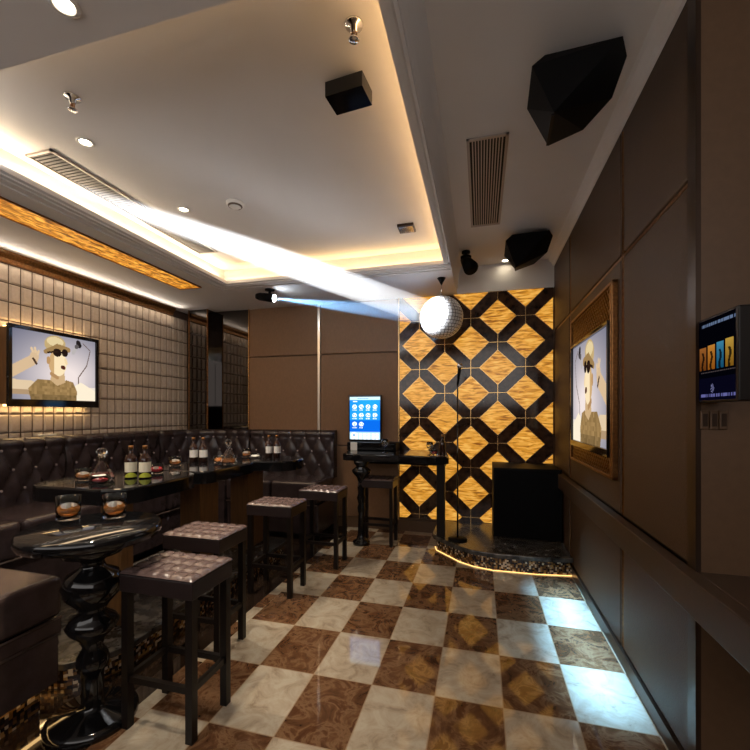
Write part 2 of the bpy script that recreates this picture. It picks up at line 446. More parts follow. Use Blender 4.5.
# ------------------------------------------------------------------ pictures on screens
def raster(name, fn, nu, nv, P, mat, parent):
    """P(u,v)->xyz, v=0 top; flat colour per cell"""
    vs = [P(i/nu, j/nv) for j in range(nv+1) for i in range(nu+1)]
    fs = []; cols = []
    for j in range(nv):
        for i in range(nu):
            a = j*(nu+1)+i
            fs.append((a, a+nu+1, a+nu+2, a+1)); cols.append(fn((i+.5)/nu, (j+.5)/nv))
    mb = MB(); mb.add(vs, fs)
    o = obj(name, mb, mat, parent)
    at = o.data.color_attributes.new('Col', 'FLOAT_COLOR', 'CORNER')
    k = 0
    buf = []
    for c_ in cols: buf += [c_[0], c_[1], c_[2], 1.]*4
    at.data.foreach_set('color', buf)
    return o
def s2l(r, g, b): return tuple(((c/255+.055)/1.055)**2.4 if c > 10 else c/255/12.92 for c in (r,g,b))
def ell(u, v, cu, cv, ru, rv, a=0.):
    du, dv = (u-cu), (v-cv)*.72
    ca, sa = math.cos(a), math.sin(a)
    x, y_ = du*ca+dv*sa, -du*sa+dv*ca
    return (x/ru)**2 + (y_/(rv*.72))**2 < 1
def seg(u, v, a, b, r):
    ax, ay = a; bx, by = b; ay *= .72; by *= .72; v *= .72
    t_ = max(0, min(1, ((u-ax)*(bx-ax)+(v-ay)*(by-ay))/((bx-ax)**2+(by-ay)**2+1e-9)))
    return (u-ax-t_*(bx-ax))**2+(v-ay-t_*(by-ay))**2 < r*r
def inpoly(u, v, P):
    c_ = False
    for i in range(len(P)):
        (x1,y1),(x2,y2) = P[i-1], P[i]
        if (y1 > v) != (y2 > v) and u < (x2-x1)*(v-y1)/(y2-y1)+x1: c_ = not c_
    return c_
def hsh(u, v): return (math.sin(u*127.1+v*311.7)*43758.5453) % 1.
def singer(u, v):
    # light lavender backdrop
    d = math.hypot(u-.62, v-.62)
    k = max(0, min(1, 1.15-d*1.35))
    base = (112+118*k, 112+104*k, 128+84*k)
    if v > .78 and u > .55: base = (226,214,200)
    col = base
    if seg(u,v,(.83,.06),(.93,.16),.005) or seg(u,v,(.93,.16),(.88,.42),.005) or seg(u,v,(.88,.42),(.77,.62),.006) or seg(u,v,(.77,.62),(.76,.9),.006): col = (92,72,60)
    # far raised arm / hand
    if seg(u,v,(-.02,.63),(.2,.44),.055) or ell(u,v,.235,.38,.05,.115,.25) : col = (205,176,140)
    if seg(u,v,(.22,.30),(.205,.25),.012) or seg(u,v,(.25,.3),(.245,.24),.012) or seg(u,v,(.275,.33),(.285,.28),.012): col = (214,186,150)
    if seg(u,v,(.225,.4),(.26,.47),.012): col = (70,48,34)
    if seg(u,v,(-.02,.82),(.2,.83),.075): col = (214,190,156) if v < .86 else (168,140,108)
    # near arm
    if inpoly(u,v,[(.68,.8),(.8,.7),(1.01,.84),(1.01,1.01),(.7,1.01)]): col = (240,226,200)
    # tee shirt
    if inpoly(u,v,[(.17,.84),(.27,.70),(.42,.70),(.5,.76),(.61,.68),(.7,.71),(.75,.86),(.74,1.01),(.2,1.01)]):
        n = hsh(int(u*34), int(v*24)); col = (128+34*n, 102+28*n, 62+22*n)
        if v > .92: col = tuple(c_*.85 for c_ in col)
    # neck, face
    if inpoly(u,v,[(.43,.5),(.58,.5),(.6,.72),(.5,.78),(.42,.7)]): col = (196,164,122)
    if ell(u,v,.505,.43,.108,.2): col = (238,216,176) if u > .46 else (196,160,112)
    if ell(u,v,.395,.4,.022,.06): col = (178,138,92)
    if seg(u,v,(.43,.6),(.5,.65),.02): col = (170,132,90)
    if ell(u,v,.572,.485,.032,.03,.3): col = (78,36,26)
    if seg(u,v,(.6,.36),(.615,.42),.015): col = (230,204,160)
    # cap
    if ell(u,v,.475,.14,.128,.13,-.12) and v < .28: col = (186,160,112)
    if ell(u,v,.475,.1,.1,.07): col = (216,196,150)
    if seg(u,v,(.365,.27),(.5,.17),.025) or seg(u,v,(.5,.17),(.635,.2),.03): col = (150,120,76)
    # sunglasses
    if ell(u,v,.5,.265,.052,.062) or ell(u,v,.592,.255,.04,.06): col = (34,22,18)
    if seg(u,v,(.39,.28),(.5,.25),.01): col = (44,30,22)
    # microphone
    if seg(u,v,(.765,.06),(.78,.1),.03): col = (34,28,28)
    if seg(u,v,(.735,.15),(.70,.23),.02): col = (176,170,168)
    if seg(u,v,(.74,.13),(.75,.12),.024): col = (90,84,84)
    return s2l(*[max(0, min(255, c_)) for c_ in col])
def kiosk_px(u, v):
    k = .5+.5*math.sin(u*2.2+v*1.3)
    col = (10+20*k, 96+50*k, 196+30*k)
    if v > .55: col = (8, 92, 200)
    if v < .075: col = (188,226,240) if not (.25 < u < .62 and .03 < v < .05) else (70,120,170)
    elif .1 < v < .115 and .1 < u < .25: col = (230,240,250)
    rows = ((.23,4),(.43,4),(.64,2))
    for rv, n in rows:
        for i in range(n):
            cu = .16+.225*i
            du, dv = u-cu, (v-rv)*1.45
            r = math.hypot(du, dv)
            if r < .075:
                a = math.atan2(dv, du)+i*1.7+rv*9
                col = (240,246,250) if (r > .055 or math.sin(a*2+r*60) > 0) else (90,150,210)
            if abs(v-rv-.085) < .012 and abs(du) < .07 and int(u*60+i) % 3: col = (225,236,248)
    if v > .82:
        col = (176,206,224)
        if math.hypot(u-.14, (v-.9)*1.45) < .1: col = (236,244,248)
        elif v < .845: col = (150,190,214)
        elif int(u*22) % 3 and int(v*50) % 3: col = (240,246,248)
        if math.hypot(u-.14, (v-.9)*1.45) < .045: col = (120,160,190)
    return s2l(*col)
def panel_px(u, v):
    col = (4,4,12)
    if v > .72: col = (10,9,30)
    if .045 < v < .085 and u > .1 and (int(u*70) % 4 or u > .72) and hsh(int(u*70),3) > .2: col = (120,140,176)
    for i, (c0, c1) in enumerate((((120,66,22),(180,110,50)),((168,96,26),(226,150,60)),((26,92,130),(70,150,190)),((150,104,30),(214,170,70)))):
        a = .02+.245*i
        if a < u < a+.2 and .34-.015*i < v < .62:
            w_ = (v-.34)/.28
            col = tuple(c1[k]*(1-w_)+c0[k]*w_ for k in range(3))
            if abs(u-a-.1-.02*math.sin(v*30)) < .03 and v > .4: col = tuple(c_*.3 for c_ in col)
    if .645 < v < .66 and u > .05 and int(u*60) % 3: col = (90,80,80)
    if math.hypot(u-.4, (v-.86)*.9) < .05 and (int(u*60)+int(v*60)) % 2: col = (140,140,190)
    if .93 < v < .965 and u > .06 and hsh(int(u*60),1) > .25: col = (120,120,190)
    return s2l(*col)

# left television
p = thing('television', 'backlit television on the beige padded wall at left showing a singer', 'television', (-3.56,2.63,1.35))
y0, y1, z0, z1 = 2.255, 3.006, 1.350, 1.992
b = MB(); b.box(-3.632,-3.515, y0+.02, y1-.02, z0+.02, z1-.02)
obj('wall_box', b, 'walnut', p, 'brown box behind the screen')
b = MB()
for a in ((y0,y1,z0,z0+.06),(y0,y1,z1-.03,z1),(y0,y0+.028,z0+.06,z1-.03),(y1-.028,y1,z0+.06,z1-.03)):
    b.box(-3.515,-3.49,a[0],a[1],a[2],a[3],.003)
obj('bezel', b, 'black', p)
obj('back_panel', MB().box(-3.5149,-3.503,y0+.02,y1-.02,z0+.02,z1-.02), 'blacksat', p)
raster('screen', singer, 160, 112, lambda u, v: (-3.502, y0+.028+(y1-y0-.056)*u, z1-.03-(z1-z0-.09)*v), 'screen', p)
for zz in (z0+.003, z1-.018):
    obj('led_strip', MB().box(-3.612,-3.60, y0+.04, y1-.04, zz, zz+.015), 'led', p, 'warm light strip behind the television')

# right television in a pierced bronze surround
p = thing('television', 'television on the right wall in a pierced bronze surround', 'television', (.69,3.05,.93))
y0, y1, z0, z1 = 2.42, 3.48, .937, 2.02
sy0, sy1, sz0, sz1 = 2.473, 3.412, 1.053, 1.813
fr = MB()
def xb(a0, a1, b0, b1, x0=.684, x1=.7115, bev=.003): fr.box(x0, x1, a0, a1, b0, b1, bev)
xb(y0,y0+.02,z0,z1); xb(y0+.036,sy0,z0,z1); xb(y1-.02,y1,z0,z1); xb(y0,y1,z0,z0+.018); xb(y0,y1,z1-.018,z1); 
obj('surround', fr, 'bronze', p)
pr = MB()
# pierced bands above and below the screen: crossing diagonal bars
for (b0, b1) in ((sz1+.005, z1-.018),(z0+.018, sz0-.005)):
    n = 22
    h = b1-b0; st = (sy1-sy0)/n
    for k in range(n):
        for q in range(max(1, int(round(h/st)))):
            hh = h/max(1, int(round(h/st)))
            ya, za = sy0+k*st, b0+q*hh
            pr.bar((.698,ya,za),(.698,ya+st,za+hh),.008,.009,up=(1,0,0)); pr.bar((.698,ya+st,za),(.698,ya,za+hh),.008,.009,up=(1,0,0))
for k in range(60):                                                # beaded edge
    pr.sphere((.694, y0+.028, z0+.01+(z1-z0-.02)*k/59), .0075, 6, 4)
obj('pierced_pattern', pr, 'bronze', p)
obj('surround_back', MB().box(.7085,.7118,y0+.002,y1-.002,z0+.002,z1-.002), 'darktrim', p)
b = MB()
for a in ((sy0,sy1,sz0,sz0+.045),(sy0,sy1,sz1-.022,sz1),(sy0,sy0+.014,sz0+.045,sz1-.022),(sy1-.02,sy1,sz0+.045,sz1-.022)):
    b.box(.672,.704,a[0],a[1],a[2],a[3],.003)
obj('bezel', b, 'black', p)
obj('back_panel', MB().box(.690,.704,sy0+.01,sy1-.01,sz0+.02,sz1-.02), 'blacksat', p)
raster('screen', lambda u, v: singer(1-u, v), 160, 112, lambda u, v: (.689, sy1-.02-(sy1-sy0-.034)*u, sz1-.022-(sz1-sz0-.067)*v), 'screen', p)

# touch terminal projecting from the wall end
p = thing('touch_terminal', 'dark wall touch panel with song posters by the right edge', 'touch panel', (.745,1.49,1.335))
obj('housing', MB().box(.7165,.775,1.385,1.604,1.335,1.612,.004), 'wood', p)
raster('screen', panel_px, 64, 80, lambda u, v: (.7160, 1.600-.202*u, 1.604-.262*v), 'screendim', p)
for k in range(3):
    x0 = .7185+.027*k
    s_ = MB(); s_.box(x0, x0+.024, 1.594, 1.6045, 1.245, 1.308, .003)
    o = obj('wall_switch', s_, 'brown')
    tag(o, ('brown wall switch under the touch panel, nearest the wall corner','brown wall switch under the touch panel, middle of the three','brown wall switch under the touch panel, farthest from the wall corner')[k], 'switch', 'switches under the touch panel')
    bt = MB(); bt.box(x0+.005, x0+.019, 1.5925, 1.594, 1.255, 1.298); obj('rocker', bt, 'darktrim', o)

# ------------------------------------------------------------------ ceiling things
p = thing('ceiling_light_strip', 'long amber onyx light strip in the left ceiling border', 'ceiling light', (-2.845,1.7,ZS))
obj('onyx_diffuser', MB().box(-2.963,-2.728,.3,3.458,ZS-.006,ZS-.0005), 'onyxstrip', p)
f = MB(); f.box(-2.972,-2.963,.29,3.468,ZS-.012,ZS-.0005); f.box(-2.728,-2.719,.29,3.468,ZS-.012,ZS-.0005); f.box(-2.963,-2.728,3.458,3.468,ZS-.012,ZS-.0005)
obj('frame', f, 'bronze', p)

p = thing('air_vent', 'long slatted ceiling vent inside the tray beside the cove light', 'vent', (-2.355,2.38,ZT))
x0, x1, y0, y1 = -2.452,-2.265,1.665,3.10
f = MB(); f.box(x0,x0+.012,y0,y1,ZT-.012,ZT-.0005); f.box(x1-.012,x1,y0,y1,ZT-.012,ZT-.0005); f.box(x0,x1,y0,y0+.012,ZT-.012,ZT-.0005); f.box(x0,x1,y1-.012,y1,ZT-.012,ZT-.0005)
obj('frame', f, 'ventmetal', p)
obj('shade_sheet', MB().box(x0+.01,x1-.01,y0+.01,y1-.01,ZT-.002,ZT-.0005), 'dark', p)  # flat dark sheet, shade inside the vent put into its colour
sl = MB(); yy = y0+.02
while yy < y1-.02: sl.bar((x0+.012,yy,ZT-.007),(x1-.012,yy,ZT-.007),.010,.002,up=(0,.4,1)); yy += .024
obj('slats', sl, 'ventdark', p)

p = thing('air_vent', 'rectangular ceiling vent with dark lengthwise slats in the right border', 'vent', (.035,2.88,ZR))
x0, x1, y0, y1 = -.08,.15,2.33,3.43
f = MB(); f.box(x0,x0+.016,y0,y1,ZR-.012,ZR-.0005); f.box(x1-.016,x1,y0,y1,ZR-.012,ZR-.0005); f.box(x0,x1,y0,y0+.016,ZR-.012,ZR-.0005); f.box(x0,x1,y1-.016,y1,ZR-.012,ZR-.0005)
obj('frame', f, 'ventmetal', p)
obj('shade_sheet', MB().box(x0+.01,x1-.01,y0+.01,y1-.01,ZR-.002,ZR-.0005), 'dark', p)  # thin dark sheet painted as the shade between the slats
sl = MB()
for k in range(1, 12):
    xx = x0+.016+(x1-x0-.032)*k/12
    sl.box(xx-.0036, xx+.0036, y0+.016, y1-.016, ZR-.011, ZR-.003)
obj('slats', sl, 'ventmetal', p)

# downlights
def downlight(x, y, z, label):
    p = thing('downlight', label, 'ceiling light', (x,y,z), 'recessed downlights')
    obj('trim_ring', MB().lathe([(.028,-.0005),(.042,-.0005),(.044,-.004),(.030,-.008),(.028,-.0005)], (x,y,z), 20, caps=False), 'white', p)
    obj('bulb', MB().lathe([(1e-6,-.003),(.02,-.004),(.026,-.001)], (x,y,z), 16, caps=False), 'lamp', p)
    return p
dls = [(-1.25,.96,ZS,'bright downlight in the near ceiling border at top left'),
       (-2.03,1.67,ZT,'bright downlight above the near end of the long tray vent'),
       (-2.03,2.40,ZT,'bright downlight between the smoke detector and the long tray vent'),
       (-2.09,3.24,ZT,'small downlight in the far left corner of the tray'),
       (.236,4.28,ZR,'starry downlight in front of the amber panel beside the far loudspeaker')]
for d in dls: downlight(*d)
p = thing('smoke_detector', 'round white smoke detector on the tray ceiling', 'smoke detector', (-1.63,2.42,ZT))
obj('dome', MB().lathe([(.06,-.0005),(.06,-.012),(.045,-.022),(.03,-.034),(1e-6,-.036)], (-1.63,2.42,ZT), 24), 'white', p)
obj('slot_ring', MB().lathe([(.046,-.014),(.049,-.022),(.04,-.030)], (-1.63,2.42,ZT), 24, caps=False), 'groove', p)
def sprinkler(x, y, z, label):
    p = thing('fire_sprinkler', label, 'sprinkler', (x,y,z), 'ceiling sprinklers')
    obj('escutcheon', MB().lathe([(.035,-.0005),(.033,-.006),(.014,-.010),(.012,-.03)], (x,y,z), 16), 'chrome', p)
    s_ = MB(); s_.tube((x-.009,y,z-.028),(x-.012,y,z-.055),.0025); s_.tube((x+.009,y,z-.028),(x+.012,y,z-.055),.0025); s_.tube((x,y,z-.028),(x,y,z-.055),.004)
    obj('frame_arms', s_, 'bronze', p)
    obj('deflector', MB().lathe([(.019,-.060),(.021,-.057),(.004,-.053)], (x,y,z), 14), 'chrome', p)
sprinkler(-1.80,1.42,ZT,'chrome ceiling sprinkler near the bright downlight at left')
sprinkler(-.455,1.42,ZT,'chrome ceiling sprinkler above the black ceiling box')
p = thing('ceiling_projector', 'black tilted projector box hanging under the tray ceiling', 'projector', (-.56,1.70,ZT))
cx, cy_, zz = -.555,1.66,ZT-.055
def rotbox(mb, cx, cy, z0, z1, w, d, a):
    ca, sa = math.cos(a), math.sin(a)
    mb.prism([(cx+x*ca-y*sa, cy+x*sa+y*ca) for x, y in ((-w/2,-d/2),(w/2,-d/2),(w/2,d/2),(-w/2,d/2))], z0, z1); return mb
bb = rotbox(MB(), cx, cy_, ZT-.085, ZT-.022, .172, .115, -.10)
obj('housing', bb, 'black', p)
obj('ceiling_plate', rotbox(MB(), cx, cy_, ZT-.022, ZT-.0005, .06, .05, 0), 'blacksat', p)
obj('lens', MB().lathe([(.010,-.006),(.012,0),(.012,.02)], (cx+.03,cy_+.063,ZT-.06), 14), 'chrome', p)
p = thing('ceiling_mirror', 'small square glossy mirrored plate on the tray ceiling near the far right corner', 'ceiling fitting', (-.557,3.08,ZT))
obj('frame', rotbox(MB(), -.557,3.07, ZT-.02, ZT-.0005, .125,.125,0), 'darktrim', p)
obj('mirror_plate', rotbox(MB(), -.557,3.07, ZT-.023, ZT-.02, .105,.105,0), 'chrome', p)

# loudspeakers
def speaker_geo():
    sys_pts = {'A':(532,66,2.76),'B':(545,55,2.815),'C':(623,36,2.815),'D':(627,56,2.80),'E':(612,98,2.70),'F':(583,130,2.64),'G':(548,146,2.60),'H':(527,109,2.68),'I':(554,112,2.50)}
    F_, T_ = 402., math.atan(106/402.)
    ct, st = math.cos(T_), math.sin(T_)
    out = {}
    for k, (px, py, z) in sys_pts.items():
        a, b = (px-375)/F_, (413-py)/F_
        t_ = (z-1.3)/b
        out[k] = Vector(((a*ct-st)*t_, (a*st+ct)*t_, z))
    return out
sp = speaker_geo()
p = thing('loudspeaker', 'large black wedge loudspeaker hung at top right by the wall', 'loudspeaker', (.42,1.95,ZR), 'ceiling loudspeakers')
pts = list(sp.values())
xs = [v.x for v in pts]; ys = [v.y for v in pts]
obj('cabinet', MB().hull(pts+[Vector((.30,1.98,2.83)),Vector((.52,1.93,2.83)),Vector((.52,2.12,2.80)),Vector((.36,2.16,2.76))]), 'blacksat', p)
cI, cG = sp['I'], sp['G']
gr = MB(); gr.bar(cI+(cG-cI)*.06+Vector((-.004,-.006,-.004)), cI+(cG-cI)*.96+Vector((-.004,-.006,-.004)), .012, .006); obj('corner_trim', gr, 'blacksat', p)
bd = (sp['B']+sp['C']+sp['F']+sp['I'])/4
obj('bracket', MB().box(.40,.46,1.98,2.04,2.78,ZR-.0005), 'blacksat', p)
dup(p, (.415,3.72,ZR), 'smaller looking black wedge loudspeaker at the far end above the amber panel')

# black moving spotlight near the tray's far corner
p = thing('stage_spotlight', 'black stage spotlight hanging from the ceiling near the mirror ball', 'spotlight', (-.14,3.95,ZR))
obj('bracket', MB().lathe([(.04,-.0005),(.04,-.02),(.012,-.025),(.012,-.075)], (-.14,3.95,ZR), 14), 'blacksat', p)
h = MB(); h.lathe([(.03,-.08),(.05,-.07),(.052,-.05),(.03,-.04)], (-.14,3.95,ZR-.0), 16)
obj('yoke', h, 'blacksat', p)
h = MB(); h.tube((-.15,3.97,ZR-.07),(-.09,3.85,ZR-.20),.045,.07,16)
hd = obj('lamp_head', h, 'blacksat', p)
h = MB(); h.tube((-.145,3.96,ZR-.085),(-.143,3.955,ZR-.09),.03,.03,16)
obj('lens', h, 'lampcool', hd)

# beam projectors
B0 = Vector((-.36,3.82,2.20))
S1 = Vector((-2.35,1.0,2.47)); S2 = Vector((-2.10,3.72,2.485))
def beamer(s, label):
    p = thing('beam_projector', label, 'spotlight', (s.x,s.y,ZS))
    d = (B0-s).normalized()
    obj('mount', MB().lathe([(.05,-.0005),(.05,-.012),(.014,-.016),(.014,-.07)], (s.x,s.y,ZS), 16), 'blacksat', p)
    h = MB(); h.tube(s-d*.11, s+d*.05, .04, .045, 16); h.tube(s-d*.15, s-d*.11, .028, .04, 12)
    hd = obj('lamp_head', h, 'blacksat', p)
    obj('lens', MB().tube(s+d*.0495, s+d*.053, .035, .035, 16), 'lampcool', hd)
beamer(S1, 'beam projector on the left ceiling border near the camera')
beamer(S2, 'small beam projector with a glaring lamp on the far ceiling border')
# mirror ball
p = thing('mirror_ball', 'glaring mirror ball hanging before the amber panel', 'mirror ball', (B0.x,B0.y,ZS))
obj('core', MB().sphere(B0, .195, 34, 18), 'dark', p)
bl = MB(); nn = 20
for i in range(nn):
    t0, t1 = PI*(i+.07)/nn, PI*(i+.93)/nn
    m_ = max(3, int(40*math.sin(PI*(i+.5)/nn)))
    for k in range(m_):
        a0, a1 = 2*PI*(k+.07)/m_, 2*PI*(k+.93)/m_
        jx, jy = random.uniform(-.004,.004), random.uniform(-.004,.004)
        q = [(.2*math.sin(t)*math.cos(a), .2*math.sin(t)*math.sin(a), -.2*math.cos(t)) for t, a in ((t0,a0),(t0,a1),(t1,a1),(t1,a0))]
        bl.add([Vector(B0)+Vector(v_)*(1+(jx if n_ % 2 else jy)) for n_, v_ in enumerate(q)], [(0,1,2,3)])
obj('mirror_tiles', bl, 'ballmir', p)
obj('rod', MB().tube((B0.x,B0.y,B0.z+.195),(B0.x,B0.y,ZS-.04),.005), 'chrome', p)
obj('ceiling_cup', MB().lathe([(.008,-.06),(.02,-.035),(.04,-.0005)], (B0.x,B0.y,ZS), 16), 'blacksat', p)

# haze lit by the beams
def beam_volume(s, r0, r1, dens, label, thin=(0,.01,0)):
    m, nt, out = newmat('beam_haze')
    v = nt.nodes.new('ShaderNodeVolumeScatter'); v.inputs['Density'].default_value = dens; v.inputs['Anisotropy'].default_value = 0.
    v.inputs['Color'].default_value = (1,1,1,1)
    nt.links.new(v.outputs[0], out.inputs['Volume'])
    g_ = nt.nodes.new('ShaderNodeNewGeometry'); ds_ = nt.nodes.new('ShaderNodeVectorMath'); ds_.operation = 'DISTANCE'; ds_.inputs[1].default_value = s
    mr = nt.nodes.new('ShaderNodeMapRange'); mr.interpolation_type = 'SMOOTHSTEP'
    mr.inputs[1].default_value = thin[0]; mr.inputs[2].default_value = thin[1]; mr.inputs[3].default_value = thin[2]; mr.inputs[4].default_value = dens
    nt.links.new(g_.outputs['Position'], ds_.inputs[0]); nt.links.new(ds_.outputs['Value'], mr.inputs[0]); nt.links.new(mr.outputs[0], v.inputs['Density'])
    MT['hz'] = m
    d = (B0-s).normalized()
    o = obj('light_beam', MB().tube(s+d*.06, B0-d*.235, r0, r1, 24), 'hz')
    o['kind'] = 'stuff'
    tag(o, label, 'light beam')
beam_volume(S1, .06, .115, .55, 'broad white light beam in haze crossing the tray ceiling to the mirror ball', (.6,1.95,.012))
beam_volume(S2, .03, .09, .33, 'thin bluish light beam from the far beam projector to the mirror ball')

# ------------------------------------------------------------------ stage
st_poly = [(-.44,YB-.001),(-.455,3.90),(-.43,3.80),(-.20,3.545),(-.08,3.47),(.10,3.425),(.45,3.43),(.705,3.47),(.705,YB-.001)]
def inset(poly, d):
    cx = sum(a for a,b in poly)/len(poly); cy = sum(b for a,b in poly)/len(poly)
    o = []
    for a, b in poly:
        o.append((a+d if a < cx and a < .7 else a, b+d if b < 4.2 else b))
    return o
p = thing('stage_platform', 'low stage with black marble top and gold mosaic riser at the back right', 'stage', (.15,3.95,0))
obj('marble_top', MB().prism(st_poly, .115, .15, bev=.008), 'marble', p)
obj('mosaic_riser', MB().prism(inset(st_poly,.03), 0, .115), 'mosaic', p)
lp = [q for q in inset(st_poly,.024)][1:8]
lm = MB()
for a, b in zip(lp[:-1], lp[1:]): lm.bar((a[0],a[1],.005),(b[0],b[1],.004),.005,.005)
obj('led_strip', lm, 'leddim', p, 'warm light strip along the foot of the riser')

# subwoofer on the stage
p = thing('subwoofer', 'large plain black subwoofer cabinet standing on the stage', 'loudspeaker', (.41,4.1,.15))
obj('cabinet', MB().box(.11,.695,3.87,4.345,.16,.795,.006), 'blacksat', p)
obj('front_grille', MB().box(.13,.675,3.862,3.8705,.18,.775,.004), 'grille', p)
for x in (.16,.645):
    for y in (3.92,4.30): obj('foot', MB().lathe([(.02,0),(.018,.0105)], (x,y,.15), 10), 'blacksat', p)
# microphone stand
p = thing('microphone_stand', 'slim black microphone stand on the stage in front of amber panel', 'microphone stand', (-.205,3.72,.15))
mx, my = -.205, 3.72
obj('round_base', MB().lathe([(.085,0),(.085,.012),(.02,.022)], (mx,my,.15), 24), 'blacksat', p)
obj('pole', MB().tube((mx,my,.17),(mx,my,1.56),.008,.007), 'black', p)
obj('clip', MB().tube((mx,my,1.56),(mx+.01,my-.02,1.62),.011), 'blacksat', p)
mc = thing('microphone', 'dark microphone held in the clip of the slim stand', 'microphone', (mx+.012,my-.03,1.60))
h = MB(); h.tube((mx+.004,my+.0,1.585),(mx+.02,my-.06,1.70),.010,.017,12); obj('handle', h, 'blacksat', mc)
obj('grille_head', MB().sphere((mx+.0225,my-.068,1.718), .026, 14, 8), 'chrome', mc)

# ------------------------------------------------------------------ bar counter
p = thing('bar_counter', 'glossy black bar counter against the back wall under the touch kiosk', 'counter', (-.8,4.08,0))
top = [(-1.34,3.82),(-1.29,3.77),(-.62,3.74),(-.40,3.68),(-.30,3.72),(-.29,3.80),(-.36,4.35),(-1.435,4.35)]
obj('counter_top', MB().prism(top, .83, .90, bev=.012), 'black', p)
prof = [(.085,0),(.085,.03),(.05,.05),(.035,.10),(.03,.30),(.04,.36),(.03,.40),(.045,.46),(.032,.50),(.04,.56),(.03,.60),(.045,.66),(.09,.71),(.095,.735),(.05,.77),(.075,.80),(.075,.83)]
obj('turned_leg', MB().lathe(prof, (-1.15,3.83,0), 20), 'black', p)
obj('square_post', MB().box(-.40,-.325,3.76,3.835,.15,.83,.004), 'wood', p)
obj('front_rail', MB().box(-1.2,-.36,4.30,4.34,.74,.83), 'wood', p)

p = thing('touch_kiosk', 'lit blue touch screen kiosk standing on the bar counter', 'touch screen', (-1.24,4.25,.985))
kx0, kx1, kz0, kz1 = -1.43,-1.055,.99,1.50
obj('kiosk_base', MB().box(-1.32,-1.16,4.25,4.335,.9855,.995,.002).box(-1.27,-1.21,4.285,4.325,.99,1.05), 'blacksat', p)
obj('housing', MB().box(kx0,kx1,4.27,4.31,kz0,kz1,.005), 'black', p)
raster('screen', kiosk_px, 56, 84, lambda u, v: (kx0+.014+(kx1-kx0-.028)*u, 4.2685, kz1-.022-(kz1-kz0-.04)*v), 'kiosk', p)
p = thing('console_box', 'low black console box on the counter under the blue kiosk', 'console', (-1.15,4.2,.90))
obj('case', MB().box(-1.40,-.86,4.12,4.345,.90,.985,.006), 'blacksat', p)
obj('front_panel', MB().box(-1.38,-.88,4.114,4.121,.91,.975,.002), 'black', p)
o = obj('info_card', MB().box(-1.355,-1.28,4.106,4.1135,.90,.985,.002), 'white'); tag(o, 'small white card standing against the black console box below the kiosk', 'card')

# ------------------------------------------------------------------ stools
def make_stool(x, y, label, W=.355, D=.262):
    p = thing('bar_stool', label, 'stool', (x,y,0), 'tufted bar stools')
    zt, zb = .656, .566
    nx, ny = 6, 4; ru, rv = 36, 28
    vs = []; fs = []
    for j in range(rv+1):
        for i in range(ru+1):
            u, v = i/ru, j/rv
            a = abs(math.sin(PI*u*nx))*abs(math.sin(PI*v*ny))
            e = min(u, 1-u)*W; e2 = min(v, 1-v)*D
            edge = min(1., min(e, e2)/.012)
            h_ = zt-.009+.009*(a**.3) - .006*(1-edge)
            vs.append((x-W/2+W*u, y-D/2+D*v, h_))
    for j in range(rv):
        for i in range(ru):
            a = j*(ru+1)+i; fs.append((a, a+1, a+ru+2, a+ru+1))
    c_ = MB(); c_.add(vs, fs, True)
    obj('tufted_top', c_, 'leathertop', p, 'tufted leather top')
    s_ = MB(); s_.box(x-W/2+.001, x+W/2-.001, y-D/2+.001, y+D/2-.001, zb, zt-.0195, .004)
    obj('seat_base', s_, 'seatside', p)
    for sx in (-1,1):
        for sy in (-1,1):
            lx, ly = x+sx*(W/2-.022), y+sy*(D/2-.022)
            l_ = MB(); l_.bar((lx,ly,0),(lx,ly,zb),.032,.032,up=(0,1,0)); obj('leg', l_, 'wood', p)
    r_ = MB()
    for sy in (-1,1): r_.box(x-W/2+.036,x+W/2-.036,y+sy*(D/2-.022)-.01,y+sy*(D/2-.022)+.01,.19,.215)
    for sx in (-1,1): r_.box(x+sx*(W/2-.022)-.01,x+sx*(W/2-.022)+.01,y-D/2+.036,y+D/2-.036,.19,.215)
    obj('stretchers', r_, 'wood', p)
    return p
sto = make_stool(-1.262,1.46,'tufted leather bar stool nearest the camera, beside the round table')
dup(sto, (-1.49,1.94,0), 'tufted leather bar stool second from the camera, half behind the nearest one')
dup(sto, (-1.455,2.69,0), 'tufted leather bar stool third from the camera, in the middle of the row')
dup(sto, (-1.325,3.27,0), 'tufted leather bar stool fourth from the camera, before the end of the back sofa')
dup(sto, (-1.0,3.93,0), 'bar stool at the counter below the blue touch kiosk')

# ------------------------------------------------------------------ tables
TZ = .82
tx, ty = -1.60, 1.35
p = thing('round_table', 'round glossy black pedestal table in the left foreground', 'table', (tx,ty,0))
obj('tabletop', MB().lathe([(.23,TZ-.058),(.252,TZ-.05),(.262,TZ-.03),(.259,TZ-.008),(.249,TZ),(1e-6,TZ)], (tx,ty,0), 56), 'black', p)
prof = [(.17,0),(.17,.02),(.15,.035),(.06,.05),(.042,.07),(.042,.20),(.058,.225),(.062,.25),(.055,.28),(.036,.31),(.05,.345),(.085,.38),(.098,.405),(.085,.43),(.045,.46),(.065,.49),(.10,.53),(.114,.575),(.095,.62),(.05,.645),(.042,.67),(.06,.69),(.11,.705),(.122,.735),(.10,.763)]
obj('turned_pedestal', MB().lathe(prof, (tx,ty,0), 32), 'black', p)

